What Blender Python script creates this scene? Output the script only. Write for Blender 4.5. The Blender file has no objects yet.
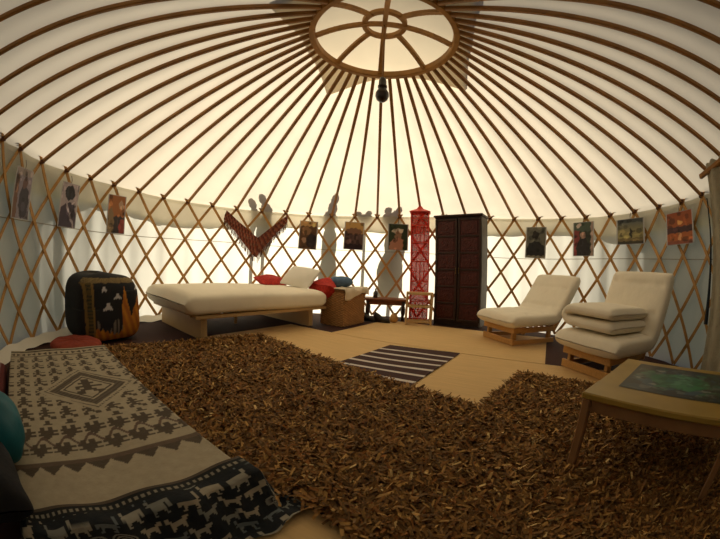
import bpy, math, random
import numpy as np
from mathutils import Matrix, Vector
random.seed(7); rng = np.random.default_rng(7)
PI = math.pi
scene = bpy.context.scene
COL = scene.collection

# ---------------------------------------------------------------- helpers
def V3(*a): return Vector(a)

def tag(o, label=None, cat=None, group=None, kind=None):
    if label: o['label'] = label
    if cat: o['category'] = cat
    if group: o['group'] = group
    if kind: o['kind'] = kind
    return o

def thing(name, label, cat, loc=(0, 0, 0), rz=0.0, group=None):
    o = bpy.data.objects.new(name, None)
    o.empty_display_size = 0.1
    COL.objects.link(o)
    o.location = loc
    o.rotation_euler = (0, 0, rz)
    return tag(o, label, cat, group)

class MB:
    def __init__(s): s.v = []; s.f = []; s.c = []
    def add(s, vs, fs, col=None):
        n = len(s.v)
        s.v += [tuple(v) for v in vs]
        s.f += [tuple(i + n for i in f) for f in fs]
        s.c += (list(col) if col is not None else [(1, 1, 1)] * len(vs))
        return s
    def box(s, c, d, bev=0.0, M=None):
        """box centred c, full size d, chamfered by bev"""
        hx, hy, hz = d[0] / 2, d[1] / 2, d[2] / 2
        if bev <= 0:
            vs = [Vector((c[0] + x * hx, c[1] + y * hy, c[2] + z * hz)) for x in (-1, 1) for y in (-1, 1) for z in (-1, 1)]
            fs = [(0, 1, 3, 2), (4, 6, 7, 5), (0, 4, 5, 1), (2, 3, 7, 6), (0, 2, 6, 4), (1, 5, 7, 3)]
        else:
            b = min(bev, hx * .9, hy * .9, hz * .9)
            idx = {}; vs = []
            for x in (-1, 1):
                for y in (-1, 1):
                    for z in (-1, 1):
                        for a in range(3):
                            q = [x * (hx - b), y * (hy - b), z * (hz - b)]
                            q[a] = (x * hx, y * hy, z * hz)[a]
                            idx[(x, y, z, a)] = len(vs)
                            vs.append(Vector((c[0] + q[0], c[1] + q[1], c[2] + q[2])))
            fs = []
            for a in range(3):
                o1, o2 = [k for k in range(3) if k != a]
                for sg in (-1, 1):
                    loop = []
                    for p, q in ((-1, -1), (1, -1), (1, 1), (-1, 1)):
                        k = [0, 0, 0]; k[a] = sg; k[o1] = p; k[o2] = q
                        loop.append(idx[(k[0], k[1], k[2], a)])
                    fs.append(tuple(loop))
                for p in (-1, 1):
                    for q in (-1, 1):
                        k0 = [0, 0, 0]; k0[a] = -1; k0[o1] = p; k0[o2] = q
                        k1 = list(k0); k1[a] = 1
                        fs.append((idx[(*k0, o1)], idx[(*k1, o1)], idx[(*k1, o2)], idx[(*k0, o2)]))
            for x in (-1, 1):
                for y in (-1, 1):
                    for z in (-1, 1):
                        fs.append(tuple(idx[(x, y, z, a)] for a in range(3)))
        if M is not None: vs = [M @ v for v in vs]
        return s.add(vs, fs)
    def bar(s, p, q, w, h, up=(0, 0, 1), bev=0.0):
        """rectangular bar from p to q, w across, h along 'up'"""
        p, q = Vector(p), Vector(q); d = (q - p); L = d.length; x = d.normalized()
        y = Vector(up).cross(x).normalized(); z = x.cross(y)
        M = Matrix((x, y, z)).transposed().to_4x4(); M.translation = (p + q) / 2
        return s.box((0, 0, 0), (L, w, h), bev, M)
    def tube(s, pts, r, n=10, cap=True):
        pts = [Vector(p) for p in pts]; m = len(pts)
        rr = r if isinstance(r, (list, tuple)) else [r] * m
        vs = []; fs = []
        t0 = (pts[1] - pts[0]).normalized()
        ref = Vector((0, 0, 1)) if abs(t0.z) < .9 else Vector((1, 0, 0))
        a = t0.cross(ref).normalized()
        for i in range(m):
            t = (pts[min(i + 1, m - 1)] - pts[max(i - 1, 0)]).normalized()
            a = (a - t * a.dot(t)).normalized(); b = t.cross(a)
            for k in range(n):
                an = 2 * PI * k / n
                vs.append(pts[i] + (a * math.cos(an) + b * math.sin(an)) * rr[i])
        for i in range(m - 1):
            for k in range(n):
                k2 = (k + 1) % n
                fs.append((i * n + k, i * n + k2, (i + 1) * n + k2, (i + 1) * n + k))
        if cap:
            fs.append(tuple(range(n))[::-1]); fs.append(tuple((m - 1) * n + k for k in range(n)))
        return s.add(vs, fs)
    def lathe(s, prof, c=(0, 0, 0), n=32, M=None):
        """prof list of (r,z)"""
        vs = []; fs = []; m = len(prof)
        for r, z in prof:
            for k in range(n):
                an = 2 * PI * k / n
                vs.append(Vector((c[0] + r * math.cos(an), c[1] + r * math.sin(an), c[2] + z)))
        for i in range(m - 1):
            for k in range(n):
                k2 = (k + 1) % n
                fs.append((i * n + k, i * n + k2, (i + 1) * n + k2, (i + 1) * n + k))
        fs.append(tuple(range(n))[::-1]); fs.append(tuple((m - 1) * n + k for k in range(n)))
        if M is not None: vs = [M @ v for v in vs]
        return s.add(vs, fs)
    def grid(s, nu, nv, fn, colfn=None, wrapu=False):
        vs = []; cs = []; fs = []
        for i in range(nu + (0 if wrapu else 1)):
            for j in range(nv + 1):
                u, v = i / nu, j / nv
                vs.append(fn(u, v)); cs.append(colfn(u, v) if colfn else (1, 1, 1))
        w = nv + 1; N = nu if wrapu else nu
        for i in range(N):
            i2 = (i + 1) % nu if wrapu else i + 1
            for j in range(nv):
                fs.append((i * w + j, i2 * w + j, i2 * w + j + 1, i * w + j + 1))
        return s.add(vs, fs, cs)
    def build(s, name, mat, parent=None, smooth=False, label=None, kind=None, world=False, xf=None):
        me = bpy.data.meshes.new(name)
        vs = s.v if xf is None else [tuple(xf @ Vector(v)) for v in s.v]
        me.from_pydata(vs, [], s.f)
        me.materials.append(mat)
        if any(c != (1, 1, 1) for c in s.c):
            at = me.color_attributes.new('tint', 'FLOAT_COLOR', 'POINT')
            a = np.ones((len(s.c), 4), np.float32); a[:, :3] = np.array([c[:3] for c in s.c])
            at.data.foreach_set('color', a.ravel())
        if smooth: me.polygons.foreach_set('use_smooth', [True] * len(me.polygons))
        me.update()
        import bmesh
        if len(me.vertices) < 60000 and not getattr(s, 'keepn', False):
            bm = bmesh.new(); bm.from_mesh(me); bmesh.ops.recalc_face_normals(bm, faces=bm.faces); bm.to_mesh(me); bm.free()
        o = bpy.data.objects.new(name, me); COL.objects.link(o)
        if parent is not None: o.parent = parent
        if label: o['label'] = label
        if kind: o['kind'] = kind
        return o

def frame(o, x, n=None):
    """matrix with origin o and horizontal x axis dir; y = left of x; z up"""
    x = Vector((x[0], x[1], 0)).normalized(); y = Vector((-x.y, x.x, 0))
    M = Matrix((x, y, Vector((0, 0, 1)))).transposed().to_4x4(); M.translation = Vector(o)
    return M

def sweep(mb, path, W, T, nu=40, nw=24, axis=(0, 1, 0), ends=None, e=0.45, wob=0.0, taper=None, off=0.0, colfn=None, seed=0, dimple=None):
    """padded slab: centre line 'path' in the local xz plane, width W along 'axis', thickness T, soft edges"""
    P = [Vector(p) for p in path]
    seg = [0]
    for a, b in zip(P[:-1], P[1:]): seg.append(seg[-1] + (b - a).length)
    L = seg[-1]; ax = Vector(axis).normalized()
    def at(t):
        d = t * L
        for i in range(len(P) - 1):
            if d <= seg[i + 1] or i == len(P) - 2:
                k = (d - seg[i]) / max(1e-9, seg[i + 1] - seg[i]); return P[i].lerp(P[i + 1], k)
    pts = [at(i / nu) for i in range(nu + 1)]
    for _ in range(3):
        q = pts[:]
        for i in range(1, nu): q[i] = (pts[i - 1] + pts[i] * 2 + pts[i + 1]) / 4
        pts = q
    r_ = np.random.default_rng(seed); ph = r_.random(6) * 6.28
    def fn(u, v):
        # v goes round the section; u along
        i = min(int(u * nu + .5), nu)
        p = pts[i]; t = (pts[min(i + 1, nu)] - pts[max(i - 1, 0)]).normalized(); n = ax.cross(t).normalized()
        a = 2 * PI * v
        ca, sa = math.cos(a), math.sin(a)
        x = math.copysign(abs(ca) ** e, ca); y = math.copysign(abs(sa) ** (e * 1.35), sa)
        # pinch at both ends
        dl = min(u, 1 - u) * L; R = T * .5
        k = 1.0 if dl >= R else math.sqrt(max(0.0, 1 - (1 - dl / R) ** 2))
        k = max(k, .04)
        wW = W * .5 * (.93 + .07 * k)
        if taper: wW *= taper(u)
        thick = T * .5 * k * (1 + wob * math.sin(7 * u + ph[0]) * math.sin(5 * x + ph[1]))
        if dimple: thick *= 1 - dimple * max(0, math.cos(u * L * 2 * PI / .26) * math.cos(x * W * .5 * 2 * PI / .26)) ** 6 * (1 if sa > 0 else 1)
        q = p + ax * (x * wW + off) + n * (y * thick)
        if wob: q += n * (wob * .25 * T * math.sin(9 * u + 4 * x + ph[2])) + ax * (wob * .2 * T * math.sin(13 * u + ph[3]))
        return q
    mb.grid(nu, nw, fn, colfn)
    w = nw + 1
    return mb

# ---------------------------------------------------------------- materials
def mat(name, col, rough=.7, noise=0.0, nscale=8.0, bump=0.0, bscale=60.0, attr=False, wood=False, metal=0.0, transl=0.0, col2=None, stretch=None, spec=.3, wave=None, sheen=0):
    m = bpy.data.materials.new(name); m.use_nodes = True
    nt = m.node_tree; N = nt.nodes; Lk = nt.links; N.clear()
    out = N.new('ShaderNodeOutputMaterial'); pb = N.new('ShaderNodeBsdfPrincipled')
    pb.inputs['Roughness'].default_value = rough; pb.inputs['Metallic'].default_value = metal
    pb.inputs['Specular IOR Level'].default_value = spec
    if sheen: pb.inputs['Sheen Weight'].default_value = sheen
    tc = N.new('ShaderNodeTexCoord'); vec = tc.outputs['Object']
    if stretch:
        mp = N.new('ShaderNodeMapping'); mp.inputs['Scale'].default_value = stretch
        Lk.new(vec, mp.inputs[0]); vec = mp.outputs[0]
    base = None
    if attr:
        at = N.new('ShaderNodeAttribute'); at.attribute_name = 'tint'; base = at.outputs['Color']
    else:
        rgb = N.new('ShaderNodeRGB'); rgb.outputs[0].default_value = (*col, 1); base = rgb.outputs[0]
    if noise or col2 or wood:
        nz = N.new('ShaderNodeTexNoise'); nz.inputs['Scale'].default_value = nscale; nz.inputs['Detail'].default_value = 5
        Lk.new(vec, nz.inputs['Vector'])
        if col2:
            mx = N.new('ShaderNodeMix'); mx.data_type = 'RGBA'
            rp = N.new('ShaderNodeMapRange'); rp.inputs[1].default_value = .35; rp.inputs[2].default_value = .65
            Lk.new(nz.outputs['Fac'], rp.inputs[0]); Lk.new(rp.outputs[0], mx.inputs[0])
            Lk.new(base, mx.inputs[6]); mx.inputs[7].default_value = (*col2, 1); base = mx.outputs[2]
        if noise:
            rp = N.new('ShaderNodeMapRange'); rp.inputs[1].default_value = .25; rp.inputs[2].default_value = .75
            rp.inputs[3].default_value = 1 - noise; rp.inputs[4].default_value = 1 + noise * .6
            Lk.new(nz.outputs['Fac'], rp.inputs[0])
            vm = N.new('ShaderNodeVectorMath'); vm.operation = 'SCALE'
            Lk.new(base, vm.inputs[0]); Lk.new(rp.outputs[0], vm.inputs['Scale']); base = vm.outputs[0]
    Lk.new(base, pb.inputs['Base Color'])
    if bump:
        bz = N.new('ShaderNodeTexNoise'); bz.inputs['Scale'].default_value = bscale; bz.inputs['Detail'].default_value = 4
        Lk.new(vec, bz.inputs['Vector'])
        bp = N.new('ShaderNodeBump'); bp.inputs['Strength'].default_value = bump; bp.inputs['Distance'].default_value = .01
        Lk.new(bz.outputs['Fac'], bp.inputs['Height']); Lk.new(bp.outputs[0], pb.inputs['Normal'])
    if transl:
        tr = N.new('ShaderNodeBsdfTranslucent'); mx = N.new('ShaderNodeMixShader'); mx.inputs[0].default_value = transl
        Lk.new(base, tr.inputs[0])
        Lk.new(pb.outputs[0], mx.inputs[1]); Lk.new(tr.outputs[0], mx.inputs[2]); Lk.new(mx.outputs[0], out.inputs[0])
    else:
        Lk.new(pb.outputs[0], out.inputs[0])
    return m

def canvas(name, refl, trans, nz=.06):
    m = bpy.data.materials.new(name); m.use_nodes = True
    nt = m.node_tree; N = nt.nodes; Lk = nt.links; N.clear()
    out = N.new('ShaderNodeOutputMaterial'); df = N.new('ShaderNodeBsdfDiffuse'); tr = N.new('ShaderNodeBsdfTranslucent')
    df.inputs[0].default_value = (*refl, 1)
    tc = N.new('ShaderNodeTexCoord'); n = N.new('ShaderNodeTexNoise'); n.inputs['Scale'].default_value = 2.2; n.inputs['Detail'].default_value = 6
    Lk.new(tc.outputs['Object'], n.inputs['Vector'])
    rp = N.new('ShaderNodeMapRange'); rp.inputs[1].default_value = .3; rp.inputs[2].default_value = .7; rp.inputs[3].default_value = 1 - nz; rp.inputs[4].default_value = 1 + nz
    Lk.new(n.outputs['Fac'], rp.inputs[0])
    vm = N.new('ShaderNodeVectorMath'); vm.operation = 'SCALE'; vm.inputs[0].default_value = trans
    Lk.new(rp.outputs[0], vm.inputs['Scale']); Lk.new(vm.outputs[0], tr.inputs[0])
    ad = N.new('ShaderNodeAddShader')
    Lk.new(df.outputs[0], ad.inputs[0]); Lk.new(tr.outputs[0], ad.inputs[1]); Lk.new(ad.outputs[0], out.inputs[0])
    return m

M = {}
M['roof'] = canvas('roof_canvas', (.36, .33, .26), (.39, .352, .285))
M['wall'] = canvas('wall_canvas', (.30, .29, .255), (.50, .49, .44))
M['cap'] = canvas('crown_canvas', (.36, .32, .25), (.32, .28, .205))
M['pole'] = mat('pole_wood', (.32, .15, .036), .45, noise=.3, nscale=6, bump=.1)
M['lath'] = mat('lath_wood', (.50, .27, .08), .55, noise=.3, nscale=9)
M['crown'] = mat('crown_wood', (.42, .21, .05), .5, noise=.3, nscale=9)
M['lash'] = mat('lashing_cord', (.10, .035, .015), .8)
M['straw'] = mat('straw_matting', (.66, .44, .19), .75, noise=.14, nscale=3, bump=.3, bscale=40, stretch=(1, 18, 1))
M['floor'] = mat('dark_floor_cloth', (.065, .020, .011), .85, noise=.6, nscale=14, col2=(.035, .012, .010))
M['grass'] = mat('grass_ground', (.07, .08, .035), .9, noise=.3)
M['pine'] = mat('pine_wood', (.52, .28, .085), .55, noise=.15, nscale=10, stretch=(1, 6, 6))
M['bedpine'] = mat('pale_pine', (.52, .34, .15), .5, noise=.10, nscale=7)
M['mattress'] = mat('mattress_cotton', (.84, .77, .61), .9, bump=.15, bscale=20, noise=.05, nscale=5)
M['futon'] = mat('futon_cotton', (.82, .75, .60), .9, bump=.6, bscale=9, noise=.06, nscale=6)
M['white'] = mat('white_cotton', (.74, .70, .60), .9, bump=.3, bscale=20)
M['red'] = mat('red_patterned_cloth', (.55, .035, .02), .8, col2=(.32, .02, .015), nscale=45, bump=.2)
M['redc'] = mat('rust_red_cloth', (.27, .045, .022), .85, noise=.25, nscale=30, bump=.2)
M['bluegrey'] = mat('blue_grey_cloth', (.10, .17, .27), .85, noise=.2, nscale=20, bump=.3)
M['wicker'] = mat('wicker', (.26, .13, .045), .7, attr=True, noise=.35, nscale=25, bump=.5, bscale=70)
M['cream'] = mat('cream_cloth', (.66, .56, .40), .9, bump=.3, bscale=20)
M['darkwood'] = mat('dark_brown_wood', (.030, .013, .008), .45, noise=.4, nscale=12, stretch=(1, 1, 8))
M['redwood'] = mat('dark_red_carved_panel', (.060, .011, .008), .5, noise=.5, nscale=30, bump=.6, bscale=45)
M['greyside'] = mat('grey_side', (.10, .085, .07), .6, noise=.3, nscale=9)  # wardrobe's right side, greyer and lighter than the carcass
M['brass'] = mat('aged_brass', (.25, .17, .06), .35, metal=.9)
M['redpaper'] = mat('red_gauze', (.62, .035, .02), .75, transl=.45, noise=.25, nscale=12)
def see_through_mix(m, f):
    nt = m.node_tree; o = [n for n in nt.nodes if n.type == 'OUTPUT_MATERIAL'][0]; src = o.inputs[0].links[0].from_socket
    tp = nt.nodes.new('ShaderNodeBsdfTransparent'); mx = nt.nodes.new('ShaderNodeMixShader'); mx.inputs[0].default_value = f
    nt.links.new(src, mx.inputs[1]); nt.links.new(tp.outputs[0], mx.inputs[2]); nt.links.new(mx.outputs[0], o.inputs[0])
see_through_mix(M['redpaper'], .5)
M['redframe'] = mat('red_painted_cane', (.55, .05, .03), .5)
M['tabletop'] = mat('yellow_varnished_wood', (.36, .23, .04), .35, noise=.15, nscale=6, spec=.5)
M['tableapron'] = mat('dull_brown_wood', (.30, .155, .065), .5, noise=.2, nscale=8)
M['inlay'] = mat('painted_inlay', (.02, .04, .03), .3, attr=True, spec=.6)
M['pile'] = mat('leather_shag_strips', (.2, .1, .04), .6, attr=True, spec=.15)
M['backing'] = mat('rug_backing', (.045, .02, .008), .9)
M['print'] = mat('photo_print', (.5, .5, .5), .45, attr=True, spec=.3)
M['cloth'] = mat('printed_blanket', (.5, .5, .5), .9, attr=True, noise=.12, nscale=30, bump=.35, bscale=90)
M['bag'] = mat('printed_bag_cloth', (.1, .1, .1), .75, attr=True, noise=.15, nscale=25, bump=.2)
M['black'] = mat('black_cloth', (.012, .012, .014), .8, bump=.2)
M['teal'] = mat('teal_satin_cloth', (.004, .11, .14), .5, noise=.3, nscale=5, bump=.3, bscale=12)
M['shawl'] = mat('woven_shawl', (.2, .05, .03), .9, attr=True, noise=.35, nscale=50, bump=.5, transl=.12)
M['striped'] = mat('striped_rug_weave', (.5, .5, .5), .95, attr=True, bump=.4, bscale=120)
M['tiewood'] = mat('reddish_table_wood', (.20, .065, .022), .5, noise=.3, nscale=10)
M['bulb'] = mat('dark_lamp_socket', (.035, .018, .010), .3, spec=.6)
M['curtain'] = mat('coarse_grey_felt', (.40, .36, .26), .95, noise=.15, nscale=14, bump=.8, bscale=50, transl=.15)
M['strap'] = mat('dark_strap', (.02, .025, .03), .8)
M['leaf'] = mat('garden_leaves', (.04, .07, .02), .8, noise=.4)
M['bark'] = mat('garden_bark', (.08, .05, .03), .9)
M['glassdark'] = mat('dark_bottle_glass', (.02, .012, .008), .15, spec=.8)
M['ropem'] = mat('pale_rope', (.35, .29, .20), .9)
M['shoe'] = mat('dark_leather', (.02, .015, .012), .5)

# ---------------------------------------------------------------- yurt geometry
R = 2.8217; R0 = .6085; Z0 = 2.6013; NP = 50; PH = -.0204; dA = 2 * PI / NP
DA = {-15: -0.014, -14: -0.011, -13: -0.001, -12: 0.001, -11: -0.003, -10: 0.0, -9: 0.001, -8: 0.001, -7: 0.006, -6: 0.01, -5: 0.02, -4: 0.026, -3: 0.026, -2: 0.026, -1: 0.026, 0: 0.021, 1: 0.018, 2: 0.012, 3: 0.009, 4: 0.006, 5: 0.01, 6: 0.012, 7: 0.013, 8: 0.007, 9: 0.006, 10: 0.005, 11: 0.004, 12: 0.004, 13: 0.003, 14: -0.010}
DZ = {-15: 1.515, -14: 1.494, -13: 1.496, -12: 1.49, -11: 1.49, -10: 1.48, -9: 1.462, -8: 1.46, -7: 1.463, -6: 1.462, -5: 1.47, -4: 1.476, -3: 1.474, -2: 1.48, -1: 1.495, 0: 1.508, 1: 1.528, 2: 1.544, 3: 1.553, 4: 1.55, 5: 1.534, 6: 1.515, 7: 1.502, 8: 1.49, 9: 1.48, 10: 1.478, 11: 1.484, 12: 1.494, 13: 1.498, 14: 1.515}
def idx(i):
    i = int(i) % NP
    return i if i <= 25 else i - NP
def footA(i): return PH + i * dA + DA.get(idx(i), 0.0)
def footZ(i): return DZ.get(idx(i), 1.51)
def ztop(a):
    t = ((a - PH) / dA); i = math.floor(t); k = t - i
    return footZ(i) * (1 - k) + footZ(i + 1) * k
def pol(a, r, z): return Vector((r * math.sin(a), r * math.cos(a), z))
def zroof(a, r, off=.035):
    zt = ztop(a)
    t = (R - r) / (R - R0)
    return zt + t * (Z0 - zt) + off

# ground and floor (structure)
g = MB(); g.lathe([(0.01, -.06), (9, -.06), (9, -.05), (0.01, -.05)], n=64); tag(g.build('ground', M['grass']), kind='structure')
g = MB(); g.lathe([(0.005, -.045), (2.95, -.045), (2.95, 0), (.005, 0)], n=96); tag(g.build('floor', M['floor']), kind='structure')

# wall canvas
def wallfn(u, v):
    a = u * 2 * PI - PI
    z = .0 + v * (ztop(a) + .01)
    r = R + .045 + .006 * math.sin(a * 50) + .012 * math.sin(a * 7 + 2 * v) * math.sin(v * 5) + .004 * math.sin(a * 90 + v * 3)
    return pol(a, r, z)
g = MB(); g.grid(300, 10, wallfn, wrapu=True); o = g.build('wall_round', M['wall'], smooth=True); tag(o, kind='structure')
# ceiling canvas with its hanging valance outside the wall
def rooffn(u, v):
    a = u * 2 * PI - PI
    if v < .8:
        t = v / .8
        r = R0 + .0 + t * (R + .07 - R0)
        sag = -.012 * (0.5 + .5 * math.cos((a - PH) * NP + PI)) * math.sin(PI * min(1, t)) * -1
        return pol(a, r, zroof(a, min(r, R), .035) - (r - R if r > R else 0) * .5 - .008 + sag)
    t = (v - .8) / .2
    drop = .20 + .03 * math.sin(a * 5) + .02 * math.sin(a * 11 + 1)
    if a < -.7: drop += .05
    return pol(a, R + .075 + .012 * t + .006 * math.sin(a * 70) * t, zroof(a, R, 0) - t * drop)
g = MB(); g.grid(400, 25, rooffn, wrapu=True); tag(g.build('ceiling', M['roof'], smooth=True), kind='structure')
# square crown cover over the ring
def covfn(u, v):
    a = u * 2 * PI
    aa = (a - math.radians(-35) + PI / 4) % (PI / 2) - PI / 4   # angle from nearest corner
    D = .965
    rad = D * math.cos(PI / 4) / math.cos(PI / 4 - abs(aa))
    rad = max(rad, .66) * (1 + .01 * math.sin(a * 9))
    r = max(.001, v * rad)
    if r < R0: z = Z0 + .075 + .13 * (1 - (r / R0) ** 2)
    else: z = zroof(a, r, .06) + .015 * max(0, 1 - (r - R0) / .1)
    return pol(a, r, z)
g = MB(); g.grid(160, 14, covfn, wrapu=True); o = g.build('crown_cover', M['cap'], smooth=True)
tag(o, 'square pale canvas cover lying over the wooden crown ring, corners spread on the roof', 'canvas cover')

# crown
crown = thing('crown_ring', 'round wooden roof crown ring with domed spokes at the top of the yurt', 'roof crown', (0, 0, Z0))
g = MB(); g.lathe([(.563, -.03), (.60, -.03), (.607, -.02), (.607, .03), (.60, .035), (.563, .035), (.556, .03), (.556, -.02), (.563, -.03)], n=96)
g.f = g.f[:-2]; g.build('rim', M['crown'], crown)
g = MB(); dz = .16
g.lathe([(.148, dz - .022), (.188, dz - .022), (.188, dz + .018), (.148, dz + .018), (.148, dz - .022)], n=48); g.f = g.f[:-2]; g.build('inner_ring', M['crown'], crown)
def dome(r): return dz * (1 - (r / .57) ** 2)
for k in range(8):
    a = math.radians(45 * k - 3)
    g = MB(); rs = np.linspace(.01 if k % 2 == 0 else .16, .56, 12)
    for r1, r2 in zip(rs[:-1], rs[1:]):
        g.bar(pol(a, r1 - .003, dome(r1)), pol(a, r2 + .003, dome(r2)), .040, .030)
    g.build('spoke', M['crown'], crown)

# roof poles
for i in range(-25, 25):
    A, Zf = footA(i), footZ(i); A0 = PH + i * dA
    P = pol(A, R - .015, Zf); Q = pol(A0, R0 - .02, Z0)
    po = thing('roof_pole', 'brown wooden roof pole running from the lattice wall top to the crown ring', 'roof pole', P, group='radiating roof poles')
    g = MB(); d = Q - P
    n = 8; prev = None
    g.bar(Vector((0, 0, 0)) - d.normalized() * .03, d, .033, .036, bev=.007)
    g.build('shaft', M['pole'], po)
    g = MB(); rad = pol(A, 1, 0); tan = pol(A + PI / 2, 1, 0)
    for s in range(3):
        z = -.012 + s * .012
        g.tube([rad * (-.03 * math.cos(t)) * .8 + tan * (.022 * math.sin(t)) + Vector((0, 0, z + .006 * math.sin(t))) for t in np.linspace(0, 2 * PI, 12)], .006, 5, False)
    g.build('lashing', M['lash'], po)

# lattice wall
lat = thing('lattice_wall', 'diamond trellis of crossing wooden laths standing all round inside the canvas wall', 'lattice wall')
for i in range(-25, 25):
    for sgn, rr in ((1, R - .004), (-1, R + .009)):
        A1, A2 = footA(i), footA(i + 3 * sgn)
        if sgn > 0 and A2 < A1: A2 += 2 * PI
        if sgn < 0 and A2 > A1: A2 -= 2 * PI
        zt = footZ(i)
        g = MB(); n = 20; w = .0165; th = .0045
        vs = []; sec = []
        for k in range(n + 1):
            t = -.035 + 1.035 * k / n
            a = A1 + (A2 - A1) * t; z = zt + (.02 - zt) * t
            da, dzz = (A2 - A1) * R, (.02 - zt); L = math.hypot(da, dzz)
            na, nz = -dzz / L, da / L
            for (s, q) in ((-1, -1), (1, -1), (1, 1), (-1, 1)):
                vs.append(pol(a + s * w * na / R, rr + q * th, z + s * w * nz))
        fs = []
        for k in range(n):
            for j in range(4):
                j2 = (j + 1) % 4; fs.append((k * 4 + j, k * 4 + j2, k * 4 + 4 + j2, k * 4 + 4 + j))
        fs += [(3, 2, 1, 0), (n * 4, n * 4 + 1, n * 4 + 2, n * 4 + 3)]
        g.add(vs, fs); g.build('lath', M['lath'], lat)
# girth ropes between trellis and canvas
g = MB(); g.tube([pol(a, R + .022, .98 + .01 * math.sin(a * 6)) for a in np.linspace(-PI, PI, 120)], .004, 6, False)
tag(g.build('girth_rope', M['ropem']), 'thin pale rope running level round the wall behind the trellis laths', 'rope')
g = MB()
g.grid(60, 6, lambda u, v: pol(math.radians(-118 + 56 * u), R - .01 - .17 * v - .03 * math.sin(u * 23) * v, .012 + .035 * (1 - v) ** 2 + .008 * math.sin(u * 60 + v * 4)))
tag(g.build('ground_flap', M['white'], smooth=True), 'pale canvas flap of the wall folded inward along the floor at the left', 'canvas flap')
g = MB()
def bandfn(u, v):
    a = u * 2 * PI - PI; return pol(a, R + .02, ztop(a) - .035 + v * .035)
g.grid(200, 1, bandfn, wrapu=True); tag(g.build('tension_band', M['wall']), 'narrow pale webbing band round the top edge of the trellis wall', 'band')

# ---------------------------------------------------------------- mats & rugs
def clip_poly_mesh(poly, z0, z1):
    n = len(poly); vs = [(x, y, z0) for x, y in poly] + [(x, y, z1) for x, y in poly]
    fs = [tuple(range(n))[::-1], tuple(range(n, 2 * n))] + [(i, (i + 1) % n, n + (i + 1) % n, n + i) for i in range(n)]
    return vs, fs
U_, V_ = Vector((.87, -.49, 0)).normalized(), Vector((.49, .87, 0)).normalized()
def mat_piece(u0, u1, v0, v1, label, z=.004):
    root_c = U_ * (u0 + u1) / 2 + V_ * (v0 + v1) / 2
    poly = []
    for (a, b) in [(u0, v0), (u1, v0), (u1, v1), (u0, v1)]:
        poly.append((a - (u0 + u1) / 2, b - (v0 + v1) / 2))
    g = MB(); g.add(*clip_poly_mesh(poly, 0, z))
    o = g.build('straw_mat', M['straw']); o.location = (root_c.x, root_c.y, .0005); o.rotation_euler = (0, 0, math.atan2(U_.y, U_.x))
    return tag(o, label, 'floor mat')
mat_piece(-1.04, 1.19, .968, 2.26, 'straw-coloured woven floor mat in front of the wardrobe and slatted rack')
mat_piece(-1.66, 1.92, -.33, .955, 'straw-coloured woven floor mat under the striped rug, reaching beneath the bed')
mat_piece(-.4, 1.55, -2.2, -.34, 'straw-coloured woven floor mat showing beside the foot of the patterned blanket')

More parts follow.
